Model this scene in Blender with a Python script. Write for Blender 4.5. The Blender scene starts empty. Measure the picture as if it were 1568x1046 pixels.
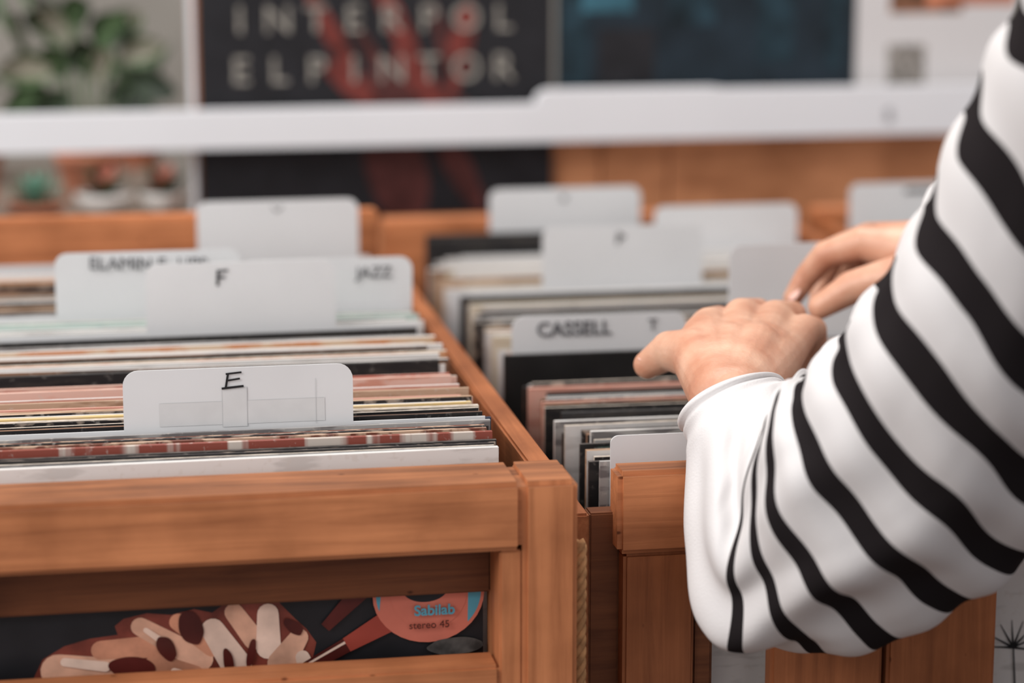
import bpy, bmesh, math, random
from mathutils import Vector, Matrix, noise
random.seed(7)
scene=bpy.context.scene
scene.view_settings.view_transform='Standard'
# ---------------- materials
def newmat(name):
    m=bpy.data.materials.new(name); m.use_nodes=True
    nt=m.node_tree; b=nt.nodes['Principled BSDF']; return m,nt,b
def L(nt,a,b): nt.links.new(a,b)
def plain(name,col,rough=.6,var=.12,scale=30,bump=0,spec=.3):
    m,nt,b=newmat(name)
    tc=nt.nodes.new('ShaderNodeTexCoord'); n=nt.nodes.new('ShaderNodeTexNoise'); n.inputs['Scale'].default_value=scale
    n.inputs['Detail'].default_value=4
    L(nt,tc.outputs['Object'],n.inputs['Vector'])
    r=nt.nodes.new('ShaderNodeValToRGB'); c=Vector(col)
    r.color_ramp.elements[0].position=.3; r.color_ramp.elements[1].position=.7
    r.color_ramp.elements[0].color=(*(c*(1-var)),1); r.color_ramp.elements[1].color=(*[min(1,v*(1+var)) for v in c],1)
    L(nt,n.outputs['Fac'],r.inputs['Fac']); L(nt,r.outputs['Color'],b.inputs['Base Color'])
    b.inputs['Roughness'].default_value=rough; b.inputs['Specular IOR Level'].default_value=spec
    if bump:
        bp=nt.nodes.new('ShaderNodeBump'); bp.inputs['Strength'].default_value=bump; bp.inputs['Distance'].default_value=.002
        L(nt,n.outputs['Fac'],bp.inputs['Height']); L(nt,bp.outputs['Normal'],b.inputs['Normal'])
    return m
def wood(name,axis,c1=(.36,.125,.050),c2=(.61,.235,.100),rough=.58):
    m,nt,b=newmat(name)
    tc=nt.nodes.new('ShaderNodeTexCoord'); mp=nt.nodes.new('ShaderNodeMapping')
    s=[75,75,75]; s[axis]=3.5; mp.inputs['Scale'].default_value=s
    L(nt,tc.outputs['Object'],mp.inputs['Vector'])
    n=nt.nodes.new('ShaderNodeTexNoise'); n.inputs['Scale'].default_value=1.6; n.inputs['Detail'].default_value=7; n.inputs['Roughness'].default_value=.62; n.inputs['Distortion'].default_value=.6
    L(nt,mp.outputs['Vector'],n.inputs['Vector'])
    n2=nt.nodes.new('ShaderNodeTexNoise'); n2.inputs['Scale'].default_value=16; n2.inputs['Detail'].default_value=5
    L(nt,tc.outputs['Object'],n2.inputs['Vector'])
    r=nt.nodes.new('ShaderNodeValToRGB'); r.color_ramp.elements[0].position=.25; r.color_ramp.elements[1].position=.62
    r.color_ramp.elements[0].color=(*c1,1); r.color_ramp.elements[1].color=(*c2,1)
    L(nt,n.outputs['Fac'],r.inputs['Fac'])
    r2=nt.nodes.new('ShaderNodeValToRGB'); r2.color_ramp.elements[0].position=.3; r2.color_ramp.elements[1].position=.6
    r2.color_ramp.elements[0].color=(.66,.62,.58,1); r2.color_ramp.elements[1].color=(1,1,1,1)
    L(nt,n2.outputs['Fac'],r2.inputs['Fac'])
    mx=nt.nodes.new('ShaderNodeMix'); mx.data_type='RGBA'; mx.blend_type='MULTIPLY'; mx.inputs[0].default_value=1
    L(nt,r.outputs['Color'],mx.inputs[6]); L(nt,r2.outputs['Color'],mx.inputs[7])
    # dark knots
    vo=nt.nodes.new('ShaderNodeTexVoronoi'); mp2=nt.nodes.new('ShaderNodeMapping'); s2=[11,11,11]; s2[axis]=6; mp2.inputs['Scale'].default_value=s2
    L(nt,tc.outputs['Object'],mp2.inputs['Vector']); L(nt,mp2.outputs['Vector'],vo.inputs['Vector'])
    r3=nt.nodes.new('ShaderNodeValToRGB'); r3.color_ramp.elements[0].position=.03; r3.color_ramp.elements[1].position=.075
    r3.color_ramp.elements[0].color=(.35,.28,.24,1); r3.color_ramp.elements[1].color=(1,1,1,1)
    L(nt,vo.outputs['Distance'],r3.inputs['Fac'])
    mx2=nt.nodes.new('ShaderNodeMix'); mx2.data_type='RGBA'; mx2.blend_type='MULTIPLY'; mx2.inputs[0].default_value=1
    L(nt,mx.outputs[2],mx2.inputs[6]); L(nt,r3.outputs['Color'],mx2.inputs[7])
    L(nt,mx2.outputs[2],b.inputs['Base Color'])
    b.inputs['Roughness'].default_value=rough; b.inputs['Specular IOR Level'].default_value=.25
    bp=nt.nodes.new('ShaderNodeBump'); bp.inputs['Strength'].default_value=.2; bp.inputs['Distance'].default_value=.001
    L(nt,n.outputs['Fac'],bp.inputs['Height']); L(nt,bp.outputs['Normal'],b.inputs['Normal'])
    return m
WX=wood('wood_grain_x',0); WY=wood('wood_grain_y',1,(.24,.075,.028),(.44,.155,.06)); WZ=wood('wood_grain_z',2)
WZD=wood('wood_grain_z_shaded',2,(.24,.08,.032),(.44,.155,.062))  # darker copy of the z wood: sleeve shade painted into right bin's lower boards
WD=wood('wood_shaded',0,(.09,.028,.012),(.20,.07,.028))  # dark tone carries painted shade for recesses and gaps
WTOP=wood('wood_handled_top',0,(.11,.04,.02),(.40,.155,.065))
WO=wood('wood_back',0,(.48,.20,.095),(.64,.29,.14),.6)
def cover(name,a,bc,sx=25,sz=120,th=.5,wear=.35):
    m,nt,b=newmat(name)
    tc=nt.nodes.new('ShaderNodeTexCoord'); mp=nt.nodes.new('ShaderNodeMapping'); mp.inputs['Scale'].default_value=(sx,sz*2.5,sz)
    L(nt,tc.outputs['Object'],mp.inputs['Vector'])
    n=nt.nodes.new('ShaderNodeTexNoise'); n.inputs['Scale'].default_value=1; n.inputs['Detail'].default_value=3
    L(nt,mp.outputs['Vector'],n.inputs['Vector'])
    r=nt.nodes.new('ShaderNodeValToRGB'); r.color_ramp.elements[0].position=th-.02; r.color_ramp.elements[1].position=th+.06
    r.color_ramp.elements[0].color=(*a,1); r.color_ramp.elements[1].color=(*bc,1)
    L(nt,n.outputs['Fac'],r.inputs['Fac'])
    n2=nt.nodes.new('ShaderNodeTexNoise'); n2.inputs['Scale'].default_value=240; n2.inputs['Detail'].default_value=5
    L(nt,tc.outputs['Object'],n2.inputs['Vector'])
    r2=nt.nodes.new('ShaderNodeValToRGB'); r2.color_ramp.elements[0].position=.6; r2.color_ramp.elements[1].position=.68
    r2.color_ramp.elements[0].color=(0,0,0,1); r2.color_ramp.elements[1].color=(wear,wear,wear,1)
    L(nt,n2.outputs['Fac'],r2.inputs['Fac'])
    mx=nt.nodes.new('ShaderNodeMix'); mx.data_type='RGBA'
    L(nt,r2.outputs['Color'],mx.inputs[0]); L(nt,r.outputs['Color'],mx.inputs[6]); mx.inputs[7].default_value=(.6,.55,.5,1)
    L(nt,mx.outputs[2],b.inputs['Base Color']); b.inputs['Roughness'].default_value=.45
    return m
CV={
'white':cover('cover_white',(.72,.70,.68),(.58,.56,.54),th=.58),
'cream':cover('cover_cream',(.68,.60,.48),(.60,.50,.37),th=.55),
'black':cover('cover_black',(.014,.013,.014),(.030,.026,.024),th=.52,wear=.12),
'blackplain':plain('cover_black_plain',(.014,.013,.013),.5,.3),
'navy':cover('cover_navy',(.03,.04,.075),(.015,.018,.03),wear=.2),
'gray':cover('cover_gray',(.36,.35,.34),(.16,.15,.15)),
'brown':cover('cover_brown',(.26,.14,.085),(.07,.04,.03)),
'tan':cover('cover_tan',(.52,.36,.25),(.34,.21,.13)),
'pink':cover('cover_pink',(.70,.38,.30),(.62,.29,.22),th=.55,wear=.2),
'salmon':cover('cover_salmon',(.72,.48,.40),(.60,.30,.22),th=.55,wear=.3),
'orange':cover('cover_orange',(.60,.24,.09),(.68,.5,.34),th=.50),
'red':cover('cover_red',(.48,.13,.09),(.68,.45,.37),th=.48),
'mint':cover('cover_mint',(.55,.66,.61),(.42,.54,.51),th=.55),
'yellow':cover('cover_yellow',(.68,.5,.22),(.64,.50,.32)),
'darkprint':cover('cover_dark_print',(.022,.018,.018),(.34,.27,.22),sx=70,th=.54),
'redwhite':cover('cover_red_white',(.26,.06,.04),(.58,.50,.44),sx=62,sz=2,th=.55),
'brownprint':cover('cover_brown_print',(.16,.05,.03),(.50,.34,.24),sx=80,sz=60,th=.5),
'green':cover('cover_green',(.05,.16,.1),(.02,.05,.04)),
'edge':plain('cardboard_edge',(.48,.42,.36),.8,.3,160),
'edged':plain('cardboard_edge_dark',(.07,.06,.055),.7,.5,160),
}
CARD=plain('divider_card_plastic',(.70,.705,.715),.38,.03,14)
CARD2=plain('divider_card_tape',(.655,.66,.665),.22,.04,60)
CARD3=plain('divider_card_tape_edge',(.56,.57,.58),.25,.05,60)
INK=plain('marker_ink',(.012,.012,.014),.5,.1)
INKG=plain('marker_ink_faded',(.10,.10,.11),.6,.3,90)
BLACKP=plain('poster_black',(.014,.014,.017),.5,.3)
def simple(n,c,r=.6,**k): return plain(n,c,r,**k)
# ---------------- mesh builder
class MB:
    def __init__(s): s.v=[];s.f=[];s.m=[];s.mats=[]
    def mi(s,m):
        if m not in s.mats: s.mats.append(m)
        return s.mats.index(m)
    def add(s,vs,fs,m):
        o=len(s.v); s.v+= [tuple(v) for v in vs]; k=s.mi(m)
        for f in fs: s.f.append(tuple(o+i for i in f)); s.m.append(k)
    def box(s,x0,x1,y0,y1,z0,z1,m,bev=.0015,top=None):
        bm=bmesh.new(); bmesh.ops.create_cube(bm,size=1)
        for v in bm.verts: v.co=Vector(((x0+x1)/2+v.co.x*(x1-x0),(y0+y1)/2+v.co.y*(y1-y0),(z0+z1)/2+v.co.z*(z1-z0)))
        if bev: bmesh.ops.bevel(bm,geom=bm.edges[:],offset=bev,segments=2,affect='EDGES')
        bm.verts.ensure_lookup_table(); bm.normal_update()
        a=[[v.index for v in f.verts] for f in bm.faces if not(top and f.normal.z>.5)]
        t=[[v.index for v in f.verts] for f in bm.faces if top and f.normal.z>.5]
        s.add([v.co for v in bm.verts],a,m)
        if t: s.add([v.co for v in bm.verts],t,top)
        bm.free()
    def poly(s,pts,m,ext=None):
        n=len(pts)
        e=Vector(ext); p2=[Vector(p)+e for p in pts]
        s.add(list(pts)+p2,[list(range(n)),list(range(2*n-1,n-1,-1))]+[[i,(i+1)%n,(i+1)%n+n,i+n] for i in range(n)],m)
    def tube(s,pts,radii,m,seg=10):
        pts=[Vector(p) for p in pts]; vs=[];fs=[]
        for i,p in enumerate(pts):
            t=(pts[min(i+1,len(pts)-1)]-pts[max(i-1,0)]).normalized()
            a=t.orthogonal().normalized() if i==0 else (pa-t*pa.dot(t)).normalized(); pa=a
            b=t.cross(a); r=radii[i] if isinstance(radii,(list,tuple)) else radii
            for k in range(seg):
                q=2*math.pi*k/seg; vs.append(p+a*math.cos(q)*r+b*math.sin(q)*r)
        for i in range(len(pts)-1):
            for k in range(seg): fs.append([i*seg+k,i*seg+(k+1)%seg,(i+1)*seg+(k+1)%seg,(i+1)*seg+k])
        fs.append(list(range(seg-1,-1,-1))); fs.append([(len(pts)-1)*seg+k for k in range(seg)])
        s.add(vs,fs,m)
    def lathe(s,prof,c,m,seg=28):
        vs=[];fs=[]
        for r,z in prof:
            for k in range(seg):
                q=2*math.pi*k/seg; vs.append((c[0]+r*math.cos(q),c[1]+r*math.sin(q),c[2]+z))
        for i in range(len(prof)-1):
            for k in range(seg): fs.append([i*seg+k,i*seg+(k+1)%seg,(i+1)*seg+(k+1)%seg,(i+1)*seg+k])
        fs.append(list(range(seg-1,-1,-1))); fs.append([(len(prof)-1)*seg+k for k in range(seg)])
        s.add(vs,fs,m)
    def obj(s,name,parent=None,smooth=False):
        me=bpy.data.meshes.new(name); me.from_pydata(s.v,[],s.f)
        for m in s.mats: me.materials.append(m)
        me.polygons.foreach_set('material_index',s.m)
        if smooth: me.polygons.foreach_set('use_smooth',[True]*len(me.polygons))
        me.update(); o=bpy.data.objects.new(name,me); scene.collection.objects.link(o)
        if parent: o.parent=parent
        return o
def empty(name):
    o=bpy.data.objects.new(name,None); scene.collection.objects.link(o); return o
def text(body,loc,size,mat,parent,name,rotz=0,tilt=90,off=0,align='CENTER',roll=0):
    c=bpy.data.curves.new(name,'FONT'); c.body=body; c.size=size; c.align_x=align; c.align_y='CENTER'; c.offset=off; c.extrude=.0002
    c.materials.append(mat); o=bpy.data.objects.new(name,c); scene.collection.objects.link(o)
    o.location=loc; o.rotation_euler=(math.radians(tilt),math.radians(roll),math.radians(rotz)); o.parent=parent; return o
# ---------------- room
b=MB(); b.box(-3,3.5,-1.5,3.3,-.05,0,wood('floor_boards',1,(.05,.03,.02),(.14,.08,.05)),0); b.obj('floor')
b=MB(); b.box(-3,3.5,3.1,3.2,0,2.8,simple('wall_plaster',(.33,.31,.28),.9,var=.2,scale=3),0); b.obj('wall_back')
# ---------------- left bin
b=MB()
b.box(-.13,.231,1.262,1.312,.761,.80,WX,.003,WTOP)
b.box(.231,.262,1.262,1.312,0,.80,WZ,.003,WTOP)
b.box(.2185,.231,1.265,1.309,0,.7608,WZ,.001)
b.box(-.161,-.13,1.262,1.312,0,.80,WZ,.003)
b.box(-.13,.2185,1.296,1.303,.728,.7608,WD,.001)  # recessed board, its shadow put into the dark wood colour
b.box(-.13,.2185,1.264,1.29,.64,.695,WX,.002)
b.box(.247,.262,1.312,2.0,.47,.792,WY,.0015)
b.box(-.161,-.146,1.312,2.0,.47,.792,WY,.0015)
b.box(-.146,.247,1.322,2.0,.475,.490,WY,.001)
b.box(-.161,.242,2.0,2.022,.47,.843,WX,.002)
b.box(.231,.262,2.0,2.03,0,.79,WZ,.002)
b.box(-.161,-.13,2.022,2.05,0,.79,WZ,.002)
b.obj('record_bin')
# ---------------- right bin
b=MB()
b.box(.300,.672,1.33,1.355,.735,.785,WX,.003,WTOP)
b.box(.304,.347,1.332,1.36,0,.735,WZD,.002)
b.box(.347,.360,1.337,1.36,.3,.735,WD,.002)  # added dark strip, stands in for the shaded gap beside the leg
b.box(.396,.466,1.336,1.35,.3,.735,WZD,.002)
b.box(.469,.538,1.336,1.35,.3,.735,WZD,.002)
b.box(.63,.672,1.332,1.36,0,.735,WZD,.002)
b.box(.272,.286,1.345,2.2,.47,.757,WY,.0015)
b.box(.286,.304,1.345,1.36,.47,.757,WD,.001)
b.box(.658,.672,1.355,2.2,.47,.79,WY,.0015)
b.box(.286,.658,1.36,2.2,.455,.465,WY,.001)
b.box(.272,.672,2.2,2.24,.6,.802,WX,.002)
b.box(.272,.3,2.2,2.24,0,.6,WZ,.001); b.box(.64,.672,2.2,2.24,0,.6,WZ,.001)
b.obj('record_bin')
b=MB()
b.box(.69,1.09,1.33,1.355,.735,.785,WX,.003)
b.box(.69,.73,1.332,1.36,0,.735,WZ,.002); b.box(1.05,1.09,1.332,1.36,0,.735,WZ,.002)
b.box(.69,.704,1.355,2.2,.47,.79,WY,.0015); b.box(1.076,1.09,1.355,2.2,.47,.79,WY,.0015)
b.box(.704,1.076,1.36,2.2,.455,.465,WY,.001)
b.box(.69,1.09,2.2,2.24,.6,.802,WX,.002); b.box(.69,.72,2.2,2.24,0,.6,WZ,.001); b.box(1.06,1.09,2.2,2.24,0,.6,WZ,.001)
b.obj('record_bin')
# ---------------- records
def record(b,x,y,zt,th,mat,edge,lean=.0,yaw=0,h=.312,w=.314,tip=0):
    x0,x1=x,x+w; z0=zt-h
    def P(xx,yy,zz):
        return (xx, y+yy+(xx-x)*yaw+(zz-z0)*lean, zz+(xx-x)*tip)
    vs=[P(x0,0,z0),P(x1,0,z0),P(x1,th,z0),P(x0,th,z0),P(x0,0,zt),P(x1,0,zt),P(x1,th,zt),P(x0,th,zt)]
    b.add(vs,[[0,1,5,4],[2,3,7,6]],mat); b.add(vs,[[4,5,6,7],[0,4,7,3],[1,2,6,5],[0,3,2,1]],edge)
def fill(b,segs,xb,zb,jx,jz,lean=.0,yw=.010,same=.5):
    for (y0,y1,step,mats) in segs:
        y=y0;i=0
        while y<=y1+1e-6:
            mk=mats[i%len(mats)]
            if random.random()<same: ed=CV[mk]
            elif mk in('black','navy'): ed=random.choice([CV['edged'],CV['edge'],CV['brown']])
            else: ed=random.choice([CV['edge'],CV['white'],CV['tan']])
            record(b,xb+random.uniform(0,jx),y,zb+random.uniform(-jz,jz),min(random.uniform(.0018,.0048),step*.8),CV[mk],ed,lean+random.uniform(-.006,.006),random.uniform(-yw,yw),tip=random.uniform(-.004,.004))
            y+=step*random.uniform(.65,1.35); i+=1
b=MB()
record(b,-.086,1.320,.8050,.004,CV['white'],CV['white'],0,.012)
record(b,-.088,1.3285,.8055,.002,CV['gray'],CV['edge'],0,-.004)
fill(b,[(1.333,1.342,.0040,['black','darkprint'])],-.088,.8062,.006,.0006,yw=.003)
record(b,-.086,1.3462,.8092,.0034,CV['redwhite'],CV['redwhite'],0,-.004)
record(b,-.088,1.3518,.8095,.003,CV['brownprint'],CV['brownprint'],0,.004)
fill(b,[(1.357,1.372,.0055,['darkprint','brownprint','gray'])],-.088,.8093,.006,.001,yw=.004)
fill(b,[(1.384,1.405,.0085,['navy','black','black']),
 (1.411,1.434,.0062,['darkprint','cream','yellow','white'])],-.090,.8093,.010,.0012,yw=.006)
fill(b,[(1.442,1.507,.0130,['salmon','pink','tan','pink','salmon'])],-.090,.8095,.010,.0014,yw=.008,same=.6)
record(b,-.086,1.512,.8085,.002,CV['red'],CV['red'],0,-.006)
fill(b,[(1.534,1.535,.01,['black']),
 (1.541,1.60,.0088,['white','brown','white','orange','cream','black','white']),
 (1.608,1.655,.0115,['white','orange','gray','cream','black']),
 (1.67,1.72,.010,['mint','white','gray','mint']),
 (1.738,1.86,.0092,['brown','darkprint','gray','black','white','tan','black']),
 (1.868,1.94,.0095,['darkprint','brown','orange','black','white','pink'])],-.092,.8095,.014,.0020)
b.obj('vinyl_records')
b=MB()
fill(b,[(1.378,1.43,.0070,['gray','black','darkprint','white','black','green','black']),
 (1.436,1.52,.0080,['gray','black','darkprint','white','black','brown']),
 (1.526,1.612,.0090,['black','pink','darkprint','black','gray'])],.289,.781,.018,.004,-.01)
record(b,.289,1.655,.788,.004,CV['blackplain'],CV['black'])
fill(b,[(1.676,1.80,.0105,['white','salmon','gray','white','orange','darkprint','cream']),
 (1.806,1.925,.011,['white','cream','gray','white','black']),
 (1.942,2.10,.014,['white','white','cream','tan','white'])],.289,.783,.024,.003,-.01)
record(b,.30,2.125,.797,.004,CV['black'],CV['edged']); record(b,.302,2.137,.799,.004,CV['black'],CV['black'])
b.obj('vinyl_records')
b=MB()
fill(b,[(1.378,2.13,.0095,['white','black','cream','gray','brown','pink','white','mint'])],.71,.783,.04,.003)
b.obj('vinyl_records')
# ---------------- divider cards
def divider(x0,x1,y,zb,zt,bx0,bx1,lean=0,r=.009,marks=None,tape=False):
    zbot=zb-.30
    pts=[(bx0,zbot),(bx1,zbot)]
    if bx1>x1+.004: pts+=[(bx1,zb),(x1,zb)]
    def arc(cx,cz,a0):
        return [(cx+r*math.cos(math.radians(a0+t*15)),cz+r*math.sin(math.radians(a0+t*15))) for t in range(7)]
    pts+=arc(x1-r,zt-r,0)+arc(x0+r,zt-r,90)
    if bx0<x0-.004: pts+=[(x0,zb),(bx0,zb)]
    f=lambda x,z,dy=0:(x,y+dy+(z-zb)*lean,z)
    root=empty('record_divider_card')
    b=MB(); b.poly([f(x,z) for x,z in pts],CARD,(0,.0012,0)); b.obj('card',root)
    m=MB()
    def stroke(p,w):
        for i in range(len(p)-1):
            a=Vector(p[i]);c=Vector(p[i+1]);d=(c-a).normalized();n=Vector((-d.y,d.x))*w/2;a=a-d*w*.3;c=c+d*w*.3
            e=-.0008-.00004*stroke.k; stroke.k+=1
            m.add([f(*(a+n),e),f(*(a-n),e),f(*(c-n),e),f(*(c+n),e)],[[0,1,2,3]],INK)
    stroke.k=0
    for p,w in (marks or []): stroke(p,w)
    if tape:
        for i,(tx0,tx1,tz0,tz1,mt) in enumerate([(.038,.134,.8125,.8265,CARD2),(.0385,.1335,.8262,.8264,CARD3),(.0745,.0885,.811,.8345,CARD2),(.0742,.0745,.811,.8345,CARD3),(.0884,.0888,.811,.8345,CARD3),(.1285,.1288,.811,.838,CARD3)]):
            e=-.0002-.00005*i
            m.add([f(tx0,tz0,e),f(tx1,tz0,e),f(tx1,tz1,e),f(tx0,tz1,e)],[[0,1,2,3]],mt)
    if m.v: m.obj('marks',root)
    return root
BL=(-.083,.229)
ex,ez=.0800,.8380
divider(.0176,.1506,1.3765,.811,.846,*BL,marks=[([(ex-.002,ez+.0045),(ex-.0035,ez-.004)],.0013),([(ex-.003,ez+.0045),(ex+.0055,ez+.0052)],.0011),([(ex-.003,ez+.0005),(ex+.0045,ez+.0015)],.0011),([(ex-.0055,ez-.004),(ex+.0065,ez-.0030)],.0013)],tape=True)
fx,fz=.091,.849
divider(.039,.1705,1.662,.812,.8595,*BL,lean=.02,marks=[([(fx-.002,fz+.005),(fx-.0025,fz-.005)],.0018),([(fx-.002,fz+.0045),(fx+.0045,fz+.005)],.0015),([(fx-.002,fz+.0003),(fx+.0025,fz+.0003)],.0015)])
d=divider(-.023,.109,1.728,.812,.858,*BL,lean=.02)
text('ELAMIN E  LIPS',(.043,1.7265,.849),.0130,INKG,d,'handwriting',roll=2)
d=divider(.10,.2346,1.7335,.812,.848,*BL,lean=.02)
text('JAZZ',(.206,1.7322,.837),.012,INKG,d,'handwriting')
divider(.0888,.2205,1.957,.812,.860,*BL,marks=[([(.150,.855),(.154,.851)],.001),([(.158,.855),(.154,.851)],.001)])
BR=(.292,.604)
divider(.363,.504,2.155,.783,.8365,.33,.642,marks=[([(.430,.829),(.434,.825)],.0014),([(.434,.829),(.430,.825)],.0014)])
divider(.370,.506,1.934,.785,.835,*BR,marks=[([(.434,.829),(.433,.820)],.0016),([(.434,.829),(.439,.826),(.434,.823)],.0014)])
divider(.507,.641,2.11,.783,.8235,.33,.645)
divider(.464,.600,1.695,.783,.856,.292,.604,marks=[([(.541,.850),(.540,.840)],.0026)])
divider(.705,.84,2.155,.783,.8335,.71,1.02,marks=[([(.76,.826),(.80,.826)],.004)])
d=divider(.297,.425,1.668,.783,.8130,*BR)
text('CASSELL',(.342,1.6668,.803),.0145,INKG,d,'handwriting',off=.0002); text('T',(.400,1.6668,.804),.012,INKG,d,'handwriting')
divider(.304,.46,1.371,.78,.797,.304,.616,r=.005)
# ---------------- album cover under left bin
root=empty('album_cover')
b=MB(); b.box(-.10,.2155,1.3045,1.3075,.42,.735,BLACKP,0); b.obj('sleeve_board',root)
SK=simple('print_skin',(.60,.27,.165),.4,var=.4,scale=42); SKM=simple('print_skin_mid',(.74,.42,.29),.4,var=.3,scale=50); SKL=simple('print_skin_light',(.86,.64,.52),.4,var=.15,scale=60)
SKD=simple('print_skin_shadow',(.20,.045,.03),.4,var=.4,scale=60)
RD=simple('print_dark_red',(.09,.016,.013),.3,var=.4); RD2=simple('print_red',(.36,.06,.04),.4)
SAL=simple('print_salmon',(.66,.19,.13),.45); BLU=simple('print_blue',(.10,.36,.48),.45); GRYP=simple('print_gray',(.10,.095,.09),.5,var=.6,scale=90)
lay=[0]
m=MB()
def ell(cx,cz,rx,rz,rot,mat,y=1.3045,a0=0,a1=360,n=36,wob=.15):
    lay[0]+=1; yy=y-.00008*lay[0]; c,s=math.cos(math.radians(rot)),math.sin(math.radians(rot))
    pts=[]
    for k in range(n):
        q=math.radians(a0+(a1-a0)*k/(n-1 if a1-a0<360 else n)); w_=1+wob*noise.noise(Vector((math.cos(q)*1.2,math.sin(q)*1.2,lay[0]*3.1)))
        u,v=rx*math.cos(q)*w_,rz*math.sin(q)*w_
        pts.append((cx+u*c-v*s,yy,cz+u*s+v*c))
    m.add(pts,[list(range(n))],mat)
def band(p,q,w0,w1,mat,y=1.3045,cap=False):
    lay[0]+=1; yy=y-.00008*lay[0]; a=Vector(p);c=Vector(q);d=(c-a).normalized();n=Vector((-d.y,d.x))
    pts=[]
    if cap:
        for k in range(9): t=math.pi/2+math.pi*k/8; pts.append(a+(n*math.sin(t)+d*math.cos(t))*w0/2)
        for k in range(9): t=-math.pi/2+math.pi*k/8; pts.append(c+(n*math.sin(t)+d*math.cos(t))*w1/2)
    else: pts=[a+n*w0/2,a-n*w0/2,c-n*w1/2,c+n*w1/2]
    m.add([(p_.x,yy,p_.y) for p_ in pts],[list(range(len(pts)))],mat)
lay[0]+=1
m.add([(x,1.3044,z) for x,z in [(-.040,.675),(-.037,.690),(-.032,.700),(-.020,.7069),(-.006,.7105),(.0095,.7119),(.008,.7170),(.013,.7210),(.026,.7235),(.039,.7218),(.052,.7245),(.062,.7218),(.0694,.727),(.085,.729),(.0994,.7257),(.108,.716),(.1144,.7096),(.120,.701),(.1174,.690),(.103,.675)]],[list(range(20))],SKD)
for e in [((.01,.688),(-.024,.693),.020,.019,SKM),((.028,.704),(.000,.7035),.013,.011,SK),((.055,.695),(.022,.716),.014,.0105,SKM),((.062,.702),(.043,.7175),.012,.010,SK),((.075,.690),(.062,.712),.017,.013,SKL),((.085,.705),(.074,.7215),.012,.0105,SKM),((.093,.700),(.093,.7195),.014,.012,SKL),((.10,.690),(.110,.7045),.016,.011,SKM),((.05,.684),(.03,.694),.016,.012,SK),((.115,.684),(.112,.693),.010,.008,SKL),
          ((.002,.694),(-.020,.698),.006,.005,SKL),((.035,.706),(.025,.714),.004,.003,SKL),((.05,.686),(.04,.689),.004,.004,SKL)]:
    band(*e,cap=True)
for e in [(.050,.714,.0065,.0100,20,RD),(.017,.6925,.013,.0065,-8,RD),(.036,.703,.0045,.0080,30,RD),(.0705,.692,.0028,.009,10,RD),(.107,.7115,.0065,.0035,-40,RD),(.083,.697,.0022,.009,-12,RD)]: ell(*e)
band((.107,.683),(.139,.700),.007,.009,RD,cap=True); band((.110,.6865),(.137,.701),.0012,.0015,SKL); band((.137,.699),(.165,.714),.009,.014,RD2); band((.125,.71),(.15,.735),.006,.012,RD)
ell(.184,.727,.032,.029,0,SAL,wob=0); ell(.184,.727,.030,.027,0,BLU,a0=-42,a1=40,wob=0); ell(.184,.727,.030,.027,0,BLU,a0=150,a1=200,wob=0)
ell(.184,.727,.022,.021,0,SAL,wob=0); ell(.182,.730,.013,.008,0,BLACKP,wob=0); ell(.199,.695,.016,.005,0,GRYP)
m.obj('cover_art',root)
text('Sabilab',(.187,1.3000,.7175),.0085,BLU,root,'label_text',off=.0002); text('stereo 45',(.184,1.3000,.709),.006,RD,root,'label_text')
root=empty('album_cover')
b=MB(); b.box(.362,.625,1.37,1.374,.468,.73,CV['white'],0); b.obj('sleeve_board',root)
m=MB(); lay[0]=0
for an in (20,45,70,95,120,150,175,-10): band((.563,.650),(.563+.018*math.cos(math.radians(an)),.650+.018*math.sin(math.radians(an))),.0016,.0004,INK,1.3698)
band((.563,.650),(.566,.612),.001,.0014,INK,1.3698)
m.obj('cover_art',root)
b=MB()
RF=simple('rope_fibre',(.42,.22,.1),.9,var=.3,scale=200)
for ph in (0,2.09,4.19):
    b.tube([(.2675+.0022*math.cos(ph+i*.5),1.285+.0022*math.sin(ph+i*.5),.56+i*.0016) for i in range(125)],.0022,RF,8)
b.obj('hanging_rope',smooth=True)
# ---------------- back display
WHT=simple('rail_white',(.76,.77,.80),.45,var=.03,scale=5)
def rarc(cx,cz,r,a0,a1,n=8): return [(cx+r*math.cos(math.radians(a0+(a1-a0)*k/n)),cz+r*math.sin(math.radians(a0+(a1-a0)*k/n))) for k in range(n+1)]
b=MB()
b.poly([(x,2.43,z) for x,z in [(-1.2,.845),(1.7,.848),(1.7,.894),(.66,.8955),(.645,.8975)]+rarc(.472,.8845,.013,90,180)+[(.4585,.8835),(-1.2,.880)]],WHT,(0,.014,0))
o=b.obj('display_rail'); bv=o.modifiers.new('bev','BEVEL'); bv.width=.003; bv.segments=3; bv.limit_method='ANGLE'
b=MB()
for x0,x1 in [(.112,.535),(.537,.608),(.610,1.01),(1.012,1.7)]: b.box(x0,x1,2.475,2.495,.55,.846,WO,.001)
for x in (.13,.9,1.66): b.box(x-.02,x+.02,2.495,2.53,0,1.3,WZ,.002)
b.box(-1.17,-1.13,2.445,2.48,0,.88,WZ,.002)
b.obj('display_shelf')
b=MB(); b.box(.108,.1135,2.462,2.476,.55,1.5,WHT,.001); b.obj('trim_1')
root=empty('band_poster')
b=MB(); b.box(.1175,.482,2.4655,2.4675,.769,1.13,BLACKP,0); b.obj('sheet',root)
LET=simple('poster_lettering',(.29,.27,.24),.6,var=.25,scale=60); PR=simple('poster_red',(.15,.030,.024),.5,var=.6,scale=45); PR2=simple('poster_dark_red',(.075,.022,.020),.5,var=.6,scale=30)
m=MB(); lay[0]=0
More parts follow.
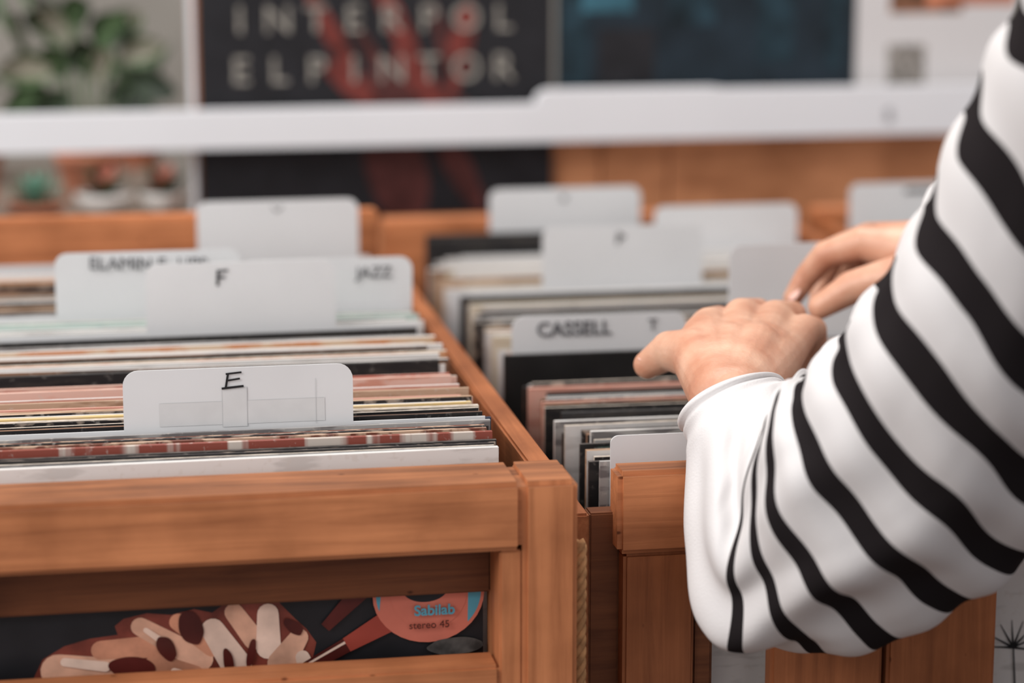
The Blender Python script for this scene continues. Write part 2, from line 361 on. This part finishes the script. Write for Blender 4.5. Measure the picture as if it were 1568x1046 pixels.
for e in [(.343,.880,.075,.028,-20,PR2),(.320,.81,.055,.030,-75,PR2),(.384,.815,.05,.014,-62,PR2),(.256,.950,.060,.010,-62,PR),(.272,.905,.035,.012,-40,PR),(.323,.958,.065,.011,-66,PR),(.345,.905,.045,.013,-50,PR),(.385,.940,.050,.012,80,PR),(.300,.925,.045,.007,-60,PR2),(.366,.945,.045,.006,-80,PR2)]: ell(*e,y=2.4655)
m.obj('poster_art',root)
for r,(s,z) in enumerate([('INTERPOL',.970),('ELPINTOR',.919)]):
    for i,ch_ in enumerate(s): text(ch_,(.160+i*.0385,2.4640,z),.0385,LET,root,'letter',off=.0002)
root=empty('film_poster')
b=MB(); b.box(.486,.808,2.4655,2.4675,.88,1.13,simple('poster_navy',(.010,.018,.026),.45,var=.5,scale=18),0); b.obj('sheet',root)
m=MB(); lay[0]=0
TE=simple('poster_teal',(.035,.11,.15),.45,var=.35,scale=30); TE2=simple('poster_teal_dim',(.012,.030,.042),.45,var=.7,scale=40)
for p,q,w,mt in [((.505,1.1),(.505,.90),.03,TE2),((.54,1.1),(.54,.975),.055,TE),((.63,1.1),(.63,.96),.05,TE2),((.72,1.1),(.72,.92),.04,TE2),((.785,1.1),(.785,.91),.02,TE2),((.56,.958),(.56,.90),.06,BLACKP)]: band(p,q,w,w,mt,2.4655)
m.obj('poster_art',root)
root=empty('notice_poster')
b=MB(); b.box(.809,.99,2.4655,2.4675,.87,1.13,simple('paper_white',(.62,.60,.60),.6,var=.03,scale=5),0); b.obj('sheet',root)
m=MB(); lay[0]=0
band((.865,.937),(.865,.893),.042,.042,simple('print_code_gray',(.24,.22,.20),.6,var=.8,scale=140),2.4655)
band((.885,1.02),(.885,.970),.08,.08,simple('print_picture',(.20,.09,.05),.6,var=.9,scale=60),2.4655)
band((.935,1.05),(.935,.978),.10,.10,simple('print_picture_orange',(.5,.18,.10),.6,var=.4,scale=30),2.4655)
m.obj('notice_print',root)
text('S',(.835,2.4290,.866),.018,simple('rail_mark',(.25,.25,.27)),bpy.data.objects['display_rail'],'rail_label',off=.0006)
text('oll',(-.105,2.4290,.864),.014,simple('rail_mark_faded',(.20,.21,.23)),bpy.data.objects['display_rail'],'rail_label')
# ---------------- plants on ledge
ZL=.770
b=MB(); b.box(-1.2,.10,2.49,2.95,.735,ZL,simple('ledge_paint',(.30,.24,.20),.6),.003)
for x in (-1.1,0.0): b.box(x-.02,x+.02,2.6,2.64,0,.735,WZ,.002)
b.obj('window_ledge')
GR=simple('leaf_green',(.09,.15,.07),.45,var=.5,scale=40); GRD=simple('leaf_dark_green',(.028,.045,.026),.45,var=.5,scale=40); GRL=simple('leaf_pale',(.34,.33,.26),.5,var=.4,scale=120); AL=simple('succulent_green',(.22,.44,.34),.45,var=.3)
TER=simple('terracotta',(.50,.20,.12),.8,var=.25); PW=simple('pot_white',(.85,.83,.80),.4); SOIL=simple('soil',(.05,.035,.025),.95,var=.5,scale=120); RDL=simple('leaf_red',(.50,.16,.11),.5,var=.3)
def leaf(b,p,d,l,w,mat,droop=.3):
    p=Vector(p);d=Vector(d).normalized();side=d.cross(Vector((0,0,1)));side=side.normalized() if side.length>.05 else Vector((1,0,0))
    n=9;vs=[];fs=[]
    for i in range(n):
        t=i/(n-1);c=p+d*l*t+Vector((0,0,-droop*l*t*t));ww=w*math.sin(math.pi*min(1,t*.92+.06))**.8
        up=side.cross(d).normalized()*(-.15*ww)
        vs+=[c-side*ww-up,c,c+side*ww-up]
    for i in range(n-1):
        a=i*3; fs+=[[a,a+1,a+4,a+3],[a+1,a+2,a+5,a+4]]
    b.add(vs,fs,mat)
def pot(b,c,r,h,mat,bowl=False):
    prof=[(r*.65,0),(r*.72,h*.1),(r*.97,h*.8),(r*1.05,h*.82),(r*1.05,h),(r*.93,h),(r*.9,h*.85)] if not bowl else [(r*.45,0),(r*.8,h*.25),(r,h*.7),(r*1.02,h),(r*.94,h),(r*.88,h*.8)]
    b.lathe(prof,c,mat); b.lathe([(r*.9,h*.8),(r*.88,h*.84)],c,SOIL)
rp=random.Random(3)
b=MB(); c=(-.135,2.76,ZL); pot(b,c,.055,.07,TER)
for sx,hz in ((.004,1.02),(.035,.97)):
    b.tube([(c[0]+sx*.3,c[1],.83),(c[0]+sx*.8,c[1]+.005,.90),(c[0]+sx,c[1],hz)],[.008,.007,.005],GRD)
    for k in range(14):
        q=k*2.4+sx*40; base=Vector((c[0]+sx,c[1],hz-.02+.003*k)); leaf(b,base,(math.cos(q),math.sin(q)*.5,.35+.05*k),.16,.010,rp.choice([GRD,GRD,GR]),1.0)
for k in range(10): leaf(b,(c[0],c[1],.83),(math.cos(k*2.4)*.6,math.sin(k*2.4)*.4,.9),.13,.010,rp.choice([GRD,GR]),.4)
b.obj('potted_palm',smooth=True)
b=MB(); c=(.005,2.65,ZL); pot(b,c,.035,.05,TER)
for k,(dx,z,l,an,mt) in enumerate([(-.045,.905,.060,160,GRL),(-.02,.935,.060,120,GRL),(.02,.930,.060,65,GR),(.05,.915,.055,35,GRL),(.0,.905,.05,95,GRD),(-.05,.885,.05,190,GR),(.06,.89,.05,5,GRD),(.03,.88,.05,-10,GRD),(-.02,.88,.05,200,GRD),(-.005,.955,.045,100,GR),(.04,.945,.045,50,GRL),(-.035,.95,.045,140,GRD),(.015,.895,.05,80,GRL),(-.03,.90,.05,110,GR)]):
    st=Vector((c[0],c[1],.80)); e=Vector((c[0]+dx*.8,c[1]-.01+.008*(k%4),z))
    b.tube([st,(st+e)/2+Vector((dx*.1,0,.01)),e],.0014,GR,6)
    n=11; an=math.radians(an); d_=Vector((math.cos(an),-.15,math.sin(an))); sd=Vector((-math.sin(an),0.1,math.cos(an))); vs=[];fs=[]
    for i in range(n):
        t=i/(n-1); cc=e+d_*l*t+Vector((0,-.2*l*t*t,-.25*l*t*t)); ww=.36*l*math.sin(math.pi*min(1,t*.9+.08))**.8
        vs+=[cc-sd*ww,cc-sd*ww*.55+Vector((0,.003,0)),cc+Vector((0,.005,0)),cc+sd*ww*.55+Vector((0,.003,0)),cc+sd*ww]
    inner=[];outer=[]
    for i in range(n-1):
        for j in range(4): (inner if j in(1,2) else outer).append([i*5+j,i*5+j+1,i*5+j+6,i*5+j+5])
    b.add(vs,outer,GRD if mt is not GRL else GR); b.add(vs,inner,mt)
b.obj('potted_caladium',smooth=True)
b=MB(); c=(.065,2.88,ZL); pot(b,c,.03,.05,TER)
for k in range(18): q=k*2.4; leaf(b,(c[0],c[1],.81),(math.cos(q)*.4,math.sin(q)*.2,.9),.09+.03*(k%4),.005,[GRD,GR,GRD][k%3],.35)
b.obj('potted_grass',smooth=True)
b=MB(); c=(-.125,2.53,ZL); pot(b,c,.036,.026,TER,True)
for k in range(16): leaf(b,(c[0],c[1],ZL+.02),(math.cos(k*2.4),math.sin(k*2.4),.7),.042,.007,[RDL,AL,GRD,RDL][k%4],.2)
b.obj('potted_succulent',smooth=True)
b=MB(); c=(-.050,2.53,ZL); pot(b,c,.030,.012,TER,True)
for k in range(26): leaf(b,(c[0],c[1],ZL+.008),(math.cos(k*2.4),math.sin(k*2.4)*.6,.4+.06*k),.042,.004,[AL,GR,AL,AL][k%4],.1)
b.obj('potted_succulent',smooth=True)
for c,r in [((.020,2.53,ZL),.030),((.080,2.53,ZL),.024)]:
    b=MB(); pot(b,c,r,.020,PW,True)
    for k in range(22): leaf(b,(c[0],c[1],ZL+.014),(math.cos(k*2.4),math.sin(k*2.4)*.6,.4+.08*k),.028+.010*(k%3),.007,[GRD,GRL,GR,RDL][k%4],.2)
    b.obj('potted_succulent',smooth=True)
# ---------------- person : hands and near sleeve converted from image pixels into a camera-aligned frame (r right, u up, f forward; metres)
O=Vector((.2407,1.3506,.8608)); Rv=Vector((.9845,-.1754,0)); Fv=Vector((.1719,.9647,-.1994)); Uv=Vector((.03497,.1963,.9799))  # camera axes, origin ahead of the camera on its view axis
def A(r,u,f): return O+Rv*r+Uv*u+Fv*f
SKIN,nt,bs=newmat('skin')
tc=nt.nodes.new('ShaderNodeTexCoord'); n=nt.nodes.new('ShaderNodeTexNoise'); n.inputs['Scale'].default_value=38; n.inputs['Detail'].default_value=5
L(nt,tc.outputs['Object'],n.inputs['Vector']); r=nt.nodes.new('ShaderNodeValToRGB'); r.color_ramp.elements[0].position=.3; r.color_ramp.elements[1].position=.72
r.color_ramp.elements[0].color=(.55,.25,.155,1); r.color_ramp.elements[1].color=(.74,.45,.315,1); L(nt,n.outputs['Fac'],r.inputs['Fac']); L(nt,r.outputs['Color'],bs.inputs['Base Color'])
bs.inputs['Roughness'].default_value=.45; bs.inputs['Subsurface Weight'].default_value=.12; bs.inputs['Subsurface Radius'].default_value=(.01,.004,.002); bs.inputs['Subsurface Scale'].default_value=.5
n3=nt.nodes.new('ShaderNodeTexVoronoi'); n3.inputs['Scale'].default_value=420; L(nt,tc.outputs['Object'],n3.inputs['Vector'])
bp=nt.nodes.new('ShaderNodeBump'); bp.inputs['Strength'].default_value=.2; bp.inputs['Distance'].default_value=.0006; L(nt,n3.outputs['Distance'],bp.inputs['Height']); L(nt,bp.outputs['Normal'],bs.inputs['Normal'])
NAIL=simple('nail',(.82,.50,.42),.25,var=.03)
person=empty('person_in_striped_sweater')
def blob(name,chains,voxel,mat,parent,smooth=8):
    bm=bmesh.new()
    for ch in chains:
        for i,(p,r) in enumerate(ch):
            p=Vector(p); bmesh.ops.create_uvsphere(bm,u_segments=20,v_segments=12,radius=r,matrix=Matrix.Translation(p))
            if i+1<len(ch):
                q,r2=Vector(ch[i+1][0]),ch[i+1][1]; d=q-p
                if d.length>1e-5:
                    M=Matrix.Translation((p+q)/2)@d.to_track_quat('Z','Y').to_matrix().to_4x4()
                    bmesh.ops.create_cone(bm,cap_ends=True,segments=20,radius1=r,radius2=r2,depth=d.length,matrix=M)
    me=bpy.data.meshes.new(name); bm.to_mesh(me); bm.free()
    o=bpy.data.objects.new(name,me); scene.collection.objects.link(o)
    md=o.modifiers.new('r','REMESH'); md.mode='VOXEL'; md.voxel_size=voxel
    ms=o.modifiers.new('s','SMOOTH'); ms.factor=.5; ms.iterations=smooth
    dg=bpy.context.evaluated_depsgraph_get(); me2=bpy.data.meshes.new_from_object(o.evaluated_get(dg)); o.modifiers.clear(); o.data=me2
    me2.materials.clear(); me2.materials.append(mat); me2.polygons.foreach_set('use_smooth',[True]*len(me2.polygons)); o.parent=parent
    return o
def ch(*q): return [(A(a,b_,c),r) for a,b_,c,r in q]
K1=(.1245,.0098,.13,.0122);K2=(.1470,.0160,.15,.0122);K3=(.1690,.0155,.155,.0116);K4=(.1870,.0075,.15,.0105)
WR=.0205
blob('hand',[
ch((.1720,-.0850,-.10,.028),(.1480,-.0600,-.03,.022),(.1290,-.0350,.03,WR)),
ch((.1250,-.0335,.032,WR),(.1230,-.0068,.09,.018),K1),
ch((.1290,-.0330,.032,WR),(.1411,-.0020,.10,.0172),K2),
ch((.1320,-.0330,.034,WR),(.1545,-.0040,.10,.0172),K3),
ch((.1335,-.0345,.034,WR),(.1590,-.0135,.09,.018),K4),
ch((.1270,-.0330,.032,WR),(.1350,-.0060,.09,.018),(.1355,.0060,.13,.0125)),
ch((.1300,-.0330,.032,WR),(.1500,-.0060,.09,.018),(.1580,.0095,.14,.0118)),
ch((.1320,-.0330,.032,WR),(.1600,-.0060,.10,.016),(.1780,.0055,.145,.0112)),
ch(K1,(.1355,.0070,.136,.0100),K2,(.158,.0095,.147,.0100),K3,(.178,.0055,.147,.0095),K4),
ch(K1,(.1345,.0138,.175,.0098),(.1453,-.0074,.20,.0083),(.1462,-.0298,.20,.007)),
ch(K2,(.1616,.0190,.19,.0098),(.1736,-.0053,.222,.0083),(.1726,-.0302,.22,.007)),
ch(K3,(.1849,.0175,.195,.0095),(.1955,-.0053,.222,.0080),(.1894,-.0284,.215,.0068)),
ch(K4,(.1973,.0078,.18,.0085),(.2015,-.0082,.20,.0072),(.1951,-.0246,.197,.006)),
ch((.1240,-.0310,.04,.0195),(.1132,-.0080,.085,.0165),(.0985,-.0055,.11,.0125),(.0850,-.0145,.12,.0090)),
ch((.1132,-.0080,.085,.0155),(.1200,.0030,.11,.0145),K1),
],.0012,SKIN,person,5)
J1=(.2399,.0673,.25,.012);J2=(.2479,.0713,.28,.012);J3=(.2585,.0714,.305,.011);J4=(.2685,.0690,.325,.010)
blob('hand_far',[
ch((.3702,.0878,.20,.034),(.2974,.0581,.24,.024)),
ch((.2974,.0581,.24,.024),(.2672,.0614,.245,.018),J1),
ch((.3010,.0606,.26,.022),(.2736,.0668,.27,.017),J2),
ch((.3047,.0604,.28,.020),(.2814,.0653,.29,.016),J3),
ch((.3065,.0585,.29,.018),(.2847,.0615,.31,.014),J4),
ch(J1,J2,J3,J4),
ch(J1,(.2156,.0597,.262,.0098),(.2034,.0447,.272,.0085),(.1942,.0299,.275,.0068)),
ch(J2,(.2270,.0643,.30,.0095),(.2184,.0438,.305,.0083),(.2150,.0244,.30,.0068)),
ch(J3,(.2413,.0669,.33,.009),(.2345,.0460,.335,.008),(.2319,.0285,.33,.0065)),
ch(J4,(.2551,.0651,.345,.0082),(.2488,.0487,.35,.007),(.2471,.0344,.345,.006)),
ch((.2872,.0495,.22,.020),(.2558,.0428,.215,.0145),(.2288,.0365,.225,.0115),(.2075,.0233,.23,.0085)),
],.0013,SKIN,person,7)
def nail(p,dirv,nrm,l,w):
    dirv=Vector(dirv).normalized(); nrm=Vector(nrm).normalized(); s=dirv.cross(nrm).normalized()
    bm=bmesh.new(); bmesh.ops.create_uvsphere(bm,u_segments=14,v_segments=8,radius=1)
    M=Matrix((( s.x*w,dirv.x*l,nrm.x*.0012,p[0]),(s.y*w,dirv.y*l,nrm.y*.0012,p[1]),(s.z*w,dirv.z*l,nrm.z*.0012,p[2]),(0,0,0,1)))
    bmesh.ops.transform(bm,matrix=M,verts=bm.verts); me=bpy.data.meshes.new('nail'); bm.to_mesh(me); bm.free(); me.materials.append(NAIL)
    me.polygons.foreach_set('use_smooth',[True]*len(me.polygons)); o=bpy.data.objects.new('nail',me); scene.collection.objects.link(o); o.parent=person
nail(A(.1947,.0329,.268),Rv*-.55-Uv*.8,Rv*-.6+Uv*.5-Fv*.7,.006,.0042)
nail(A(.0835,-.0085,.1145),Rv*-1-Uv*.55,Uv*.8-Fv*.5-Rv*.3,.0055,.0045)
def stripemat(name,attr=True):
    m,nt,bs=newmat(name)
    if attr:
        a=nt.nodes.new('ShaderNodeAttribute'); a.attribute_name='band'; src=a.outputs['Fac']
    else:
        tc=nt.nodes.new('ShaderNodeTexCoord'); sp=nt.nodes.new('ShaderNodeSeparateXYZ'); L(nt,tc.outputs['Object'],sp.inputs[0])
        ml=nt.nodes.new('ShaderNodeMath'); ml.operation='MULTIPLY'; ml.inputs[1].default_value=38; L(nt,sp.outputs['Z'],ml.inputs[0]); src=ml.outputs[0]
    def M(op,a,bv=None,c=None):
        x=nt.nodes.new('ShaderNodeMath'); x.operation=op
        for i,vv in enumerate((a,bv,c)):
            if vv is None: continue
            if isinstance(vv,(int,float)): x.inputs[i].default_value=vv
            else: L(nt,vv,x.inputs[i])
        return x.outputs[0]
    fr=M('ABSOLUTE',M('SUBTRACT',M('FRACT',M('ADD',src,.5)),.5))
    if attr:
        mr=nt.nodes.new('ShaderNodeMapRange'); L(nt,src,mr.inputs[0]); mr.inputs[1].default_value=4; mr.inputs[2].default_value=9.5; mr.inputs[3].default_value=.150; mr.inputs[4].default_value=.215
        dk=M('LESS_THAN',fr,mr.outputs[0]); dk=M('MULTIPLY',dk,M('GREATER_THAN',src,3.6))
    else: dk=M('LESS_THAN',fr,.18)
    mx=nt.nodes.new('ShaderNodeMix'); mx.data_type='RGBA'; L(nt,dk,mx.inputs[0]); mx.inputs[7].default_value=(.018,.015,.016,1)
    mx.inputs[6].default_value=(.68,.66,.66,1)
    L(nt,mx.outputs[2],bs.inputs['Base Color']); bs.inputs['Roughness'].default_value=.95; bs.inputs['Specular IOR Level'].default_value=.05
    tc=nt.nodes.new('ShaderNodeTexCoord'); n=nt.nodes.new('ShaderNodeTexNoise'); n.inputs['Scale'].default_value=900; L(nt,tc.outputs['Object'],n.inputs['Vector'])
    bp=nt.nodes.new('ShaderNodeBump'); bp.inputs['Strength'].default_value=.3; bp.inputs['Distance'].default_value=.0008; L(nt,n.outputs['Fac'],bp.inputs['Height']); L(nt,bp.outputs['Normal'],bs.inputs['Normal'])
    return m
STR=stripemat('striped_knit'); STR2=stripemat('striped_knit_body',False)
def crom(a,b,c,d,t): return .5*((2*b)+(c-a)*t+(2*a-5*b+4*c-d)*t*t+(3*b-a-3*c+d)*t**3)
def sleeve(name,rings,sub=16,seg=180,near=True):
    vs=[];fs=[];vals=[]; n=len(rings)
    tot=(n-1)*sub+1
    for s in range(tot):
        k=s/sub; i=min(int(k),n-2); t=k-i
        g=lambda j:rings[max(0,min(n-1,j))]
        c,a,bb=[crom(g(i-1)[q],g(i)[q],g(i+1)[q],g(i+2)[q],t) for q in range(3)]
        for j in range(seg):
            th=2*math.pi*j/seg; rad=a*math.cos(th)+bb*math.sin(th); nn=rad.normalized()
            cx,sx=math.cos(th),math.sin(th)
            w=noise.noise(Vector((k*.5,cx*1.3+5,sx*1.3)))+.5*noise.noise(Vector((k*1.2,cx*2.3,sx*2.3+9)))
            ramp=min(1,k/2.5)
            dsp=.006*ramp*w
            if near:
                bag=math.exp(-((k-5)/3.5)**2)
                dsp+=.012*bag*noise.noise(Vector((k*.30,cx*2.6,sx*2.6+3)))*ramp
                pl=math.exp(-((k-2.6)/2.4)**2)*min(1,max(0,(k-.8)/.8))
                dsp+=.0042*pl*math.sin(9*th+3*noise.noise(Vector((k*.4,cx,sx))))
                if k>4: dsp+=.0046*(.5-.5*math.cos(2*math.pi*k))*min(1,(k-4)/3)
                if k<.9: dsp+=.0022*math.sin(min(1,k/.30)*math.pi)+(-.0016 if .30<k<.40 else 0)-.001*(1-math.cos(min(1,max(0,(k-.4)/.5))*2*math.pi))
            vs.append(c+rad+nn*dsp); vals.append(k+(.25*noise.noise(Vector((k*.6,cx*1.8,sx*1.8+20)))*min(1,(k-3)/1.5) if k>3 else 0))
    for s in range(tot-1):
        for j in range(seg): fs.append([s*seg+j,s*seg+(j+1)%seg,(s+1)*seg+(j+1)%seg,(s+1)*seg+j])
    me=bpy.data.meshes.new(name); me.from_pydata([tuple(v) for v in vs],[],fs)
    at=me.attributes.new('band','FLOAT','POINT'); at.data.foreach_set('value',vals)
    me.materials.append(STR); me.polygons.foreach_set('use_smooth',[True]*len(me.polygons))
    o=bpy.data.objects.new(name,me); scene.collection.objects.link(o); o.parent=person
    sm=o.modifiers.new('t','SOLIDIFY'); sm.thickness=.0018; sm.offset=-1
    return o
# each ring: upper edge (r,u), near edge (r,u), lower edge (r,u), forward of edges, forward of near edge
RG=[((.1570,-.0213),(.1150,-.0255),(.1015,-.0491),.03,-.007),
((.1630,-.0235),(.1170,-.0440),(.1040,-.0731),.015,-.035),
((.1670,-.0236),(.1140,-.0766),(.1055,-.1237),.0,-.06),
((.1670,-.0234),(.1130,-.0988),(.1190,-.1603),-.01,-.08),
((.1670,-.0232),(.1165,-.1149),(.1480,-.1743),-.02,-.10),
((.1660,-.0222),(.1265,-.1010),(.1778,-.1703),-.04,-.12),
((.1640,-.0204),(.1400,-.0882),(.2140,-.1575),-.055,-.14),
((.1660,-.0160),(.1640,-.0744),(.2468,-.1357),-.07,-.16),
((.1846,.0080),(.1884,-.0518),(.2776,-.1158),-.09,-.18),
((.2041,.0391),(.2065,-.0183),(.2961,-.0820),-.12,-.21),
((.2221,.0787),(.2229,.0229),(.3061,-.0395),-.15,-.24),
((.2398,.1197),(.2368,.0742),(.3152,.0076),-.18,-.27),
((.2519,.1585),(.2473,.1198),(.3203,.0556),-.21,-.30),
((.2617,.1938),(.2592,.1541),(.3276,.0958),-.23,-.31),
((.2720,.2247),(.2782,.1877),(.3406,.1377),-.25,-.32),
((.2859,.2758),(.2940,.2358),(.3683,.2055),-.27,-.34),
((.3227,.3339),(.3309,.2960),(.4044,.2733),-.28,-.35),
((.3560,.3763),(.3678,.3357),(.4468,.3157),-.28,-.35)]
rings=[]
for p,q,s_,f1,f2 in RG:
    a=A(*p,f1);bb=A(*s_,f1);mm=A(*q,f2); c=(a+bb)/2; rings.append((c,a-c,mm-c))
sleeve('sleeve',rings)
ax=[(Vector((.572,1.535,.885)),.034),(Vector((.60,1.50,.895)),.044),(Vector((.64,1.45,.92)),.05),(Vector((.69,1.38,.95)),.055),(Vector((.74,1.31,.99)),.06),(Vector((.80,1.24,1.05)),.06),(Vector((.85,1.18,1.13)),.062),(Vector((.88,1.12,1.21)),.065),(Vector((.86,1.08,1.26)),.06)]
r2=[]
for i,(c,rr) in enumerate(ax):
    t=(ax[min(i+1,len(ax)-1)][0]-ax[max(i-1,0)][0]).normalized(); a=t.cross(Vector((0,0,1))).normalized(); bb=t.cross(a).normalized()
    r2.append((c,a*rr,bb*rr*1.1))
sleeve('sleeve_far',r2,seg=64,near=False)
S1=Vector((.585,1.06,1.235)); S2=Vector((.88,1.08,1.235))
blob('sweater_torso',[[(S1,.062),((.73,1.03,1.27),.075),(S2,.062)],[((.66,1.03,1.2),.10),((.67,.98,1.0),.105),((.67,.96,.86),.11)],[((.80,1.03,1.2),.10),((.79,.98,1.0),.105),((.79,.96,.86),.11)],[((.73,1.03,1.22),.10),((.73,.98,1.0),.12),((.73,.96,.84),.13)]],.012,STR2,person,10)
blob('head',[[((.73,1.05,1.28),.052),((.73,1.085,1.38),.05)],[((.73,1.09,1.46),.082),((.73,1.115,1.40),.055)],[((.73,1.19,1.425),.010),((.73,1.178,1.455),.007)],[((.645,1.09,1.44),.014),((.648,1.085,1.46),.014)],[((.815,1.09,1.44),.014),((.812,1.085,1.46),.014)]],.005,SKIN,person,4)
HAIR=simple('hair_brown',(.06,.03,.018),.6,var=.4,scale=120)
blob('hair',[[((.73,1.065,1.49),.092),((.73,1.03,1.42),.085),((.73,1.0,1.32),.06),((.73,.965,1.22),.04)]],.006,HAIR,person,4)
EY=simple('eye_dark',(.02,.015,.012),.2); LP=simple('lips',(.45,.13,.12),.5)
b=MB()
for x in (.70,.76): b.lathe([(.0001,-.005),(.006,-.003),(.008,0),(.006,.003),(.0001,.005)],(x,1.168,1.462),EY,12)
b.obj('eyes',person,True)
b=MB(); b.tube([(.71,1.165,1.392),(.73,1.171,1.391),(.75,1.165,1.392)],[.003,.005,.003],LP); b.obj('mouth',person,True)
JN=simple('jeans',(.03,.045,.09),.9,var=.3,scale=80)
blob('trousers',[[((.66,.96,.86),.10),((.65,.97,.5),.075),((.65,.96,.09),.05)],[((.80,.96,.86),.10),((.81,.97,.5),.075),((.81,.96,.09),.05)],[((.68,.96,.86),.12),((.78,.96,.86),.12)]],.012,JN,person,8)
SH=simple('shoe_black',(.02,.02,.02),.5)
blob('shoes',[[((.65,.94,.042),.038),((.65,1.10,.034),.032)],[((.81,.94,.042),.038),((.81,1.10,.034),.032)]],.008,SH,person,4)
# ---------------- light
w=bpy.data.worlds.new('World'); scene.world=w; w.use_nodes=True
w.node_tree.nodes['Background'].inputs[0].default_value=(.94,.93,.95,1); w.node_tree.nodes['Background'].inputs[1].default_value=.72
def area(name,loc,tgt,size,e,col):
    l=bpy.data.lights.new(name,'AREA'); l.size=size; l.energy=e; l.color=col; o=bpy.data.objects.new(name,l); scene.collection.objects.link(o)
    o.location=loc; o.rotation_euler=(Vector(tgt)-Vector(loc)).to_track_quat('-Z','Y').to_euler()
area('window_light',(-1.8,.4,2.4),(.3,1.6,.8),1.6,64,(1,.965,.93))
area('ceiling_light',(.3,1.9,2.6),(.3,1.7,.8),1.0,24,(1,.95,.9))
# ---------------- camera
cd=bpy.data.cameras.new('camera'); cam=bpy.data.objects.new('camera',cd); scene.collection.objects.link(cam); scene.camera=cam
cd.lens=85; cd.sensor_width=36; cam.location=(0,0,1.14); cam.rotation_euler=(math.radians(78.5),0,math.radians(-10.1))
cd.dof.use_dof=True; cd.dof.focus_distance=1.42; cd.dof.aperture_fstop=3.4; cd.clip_start=.01
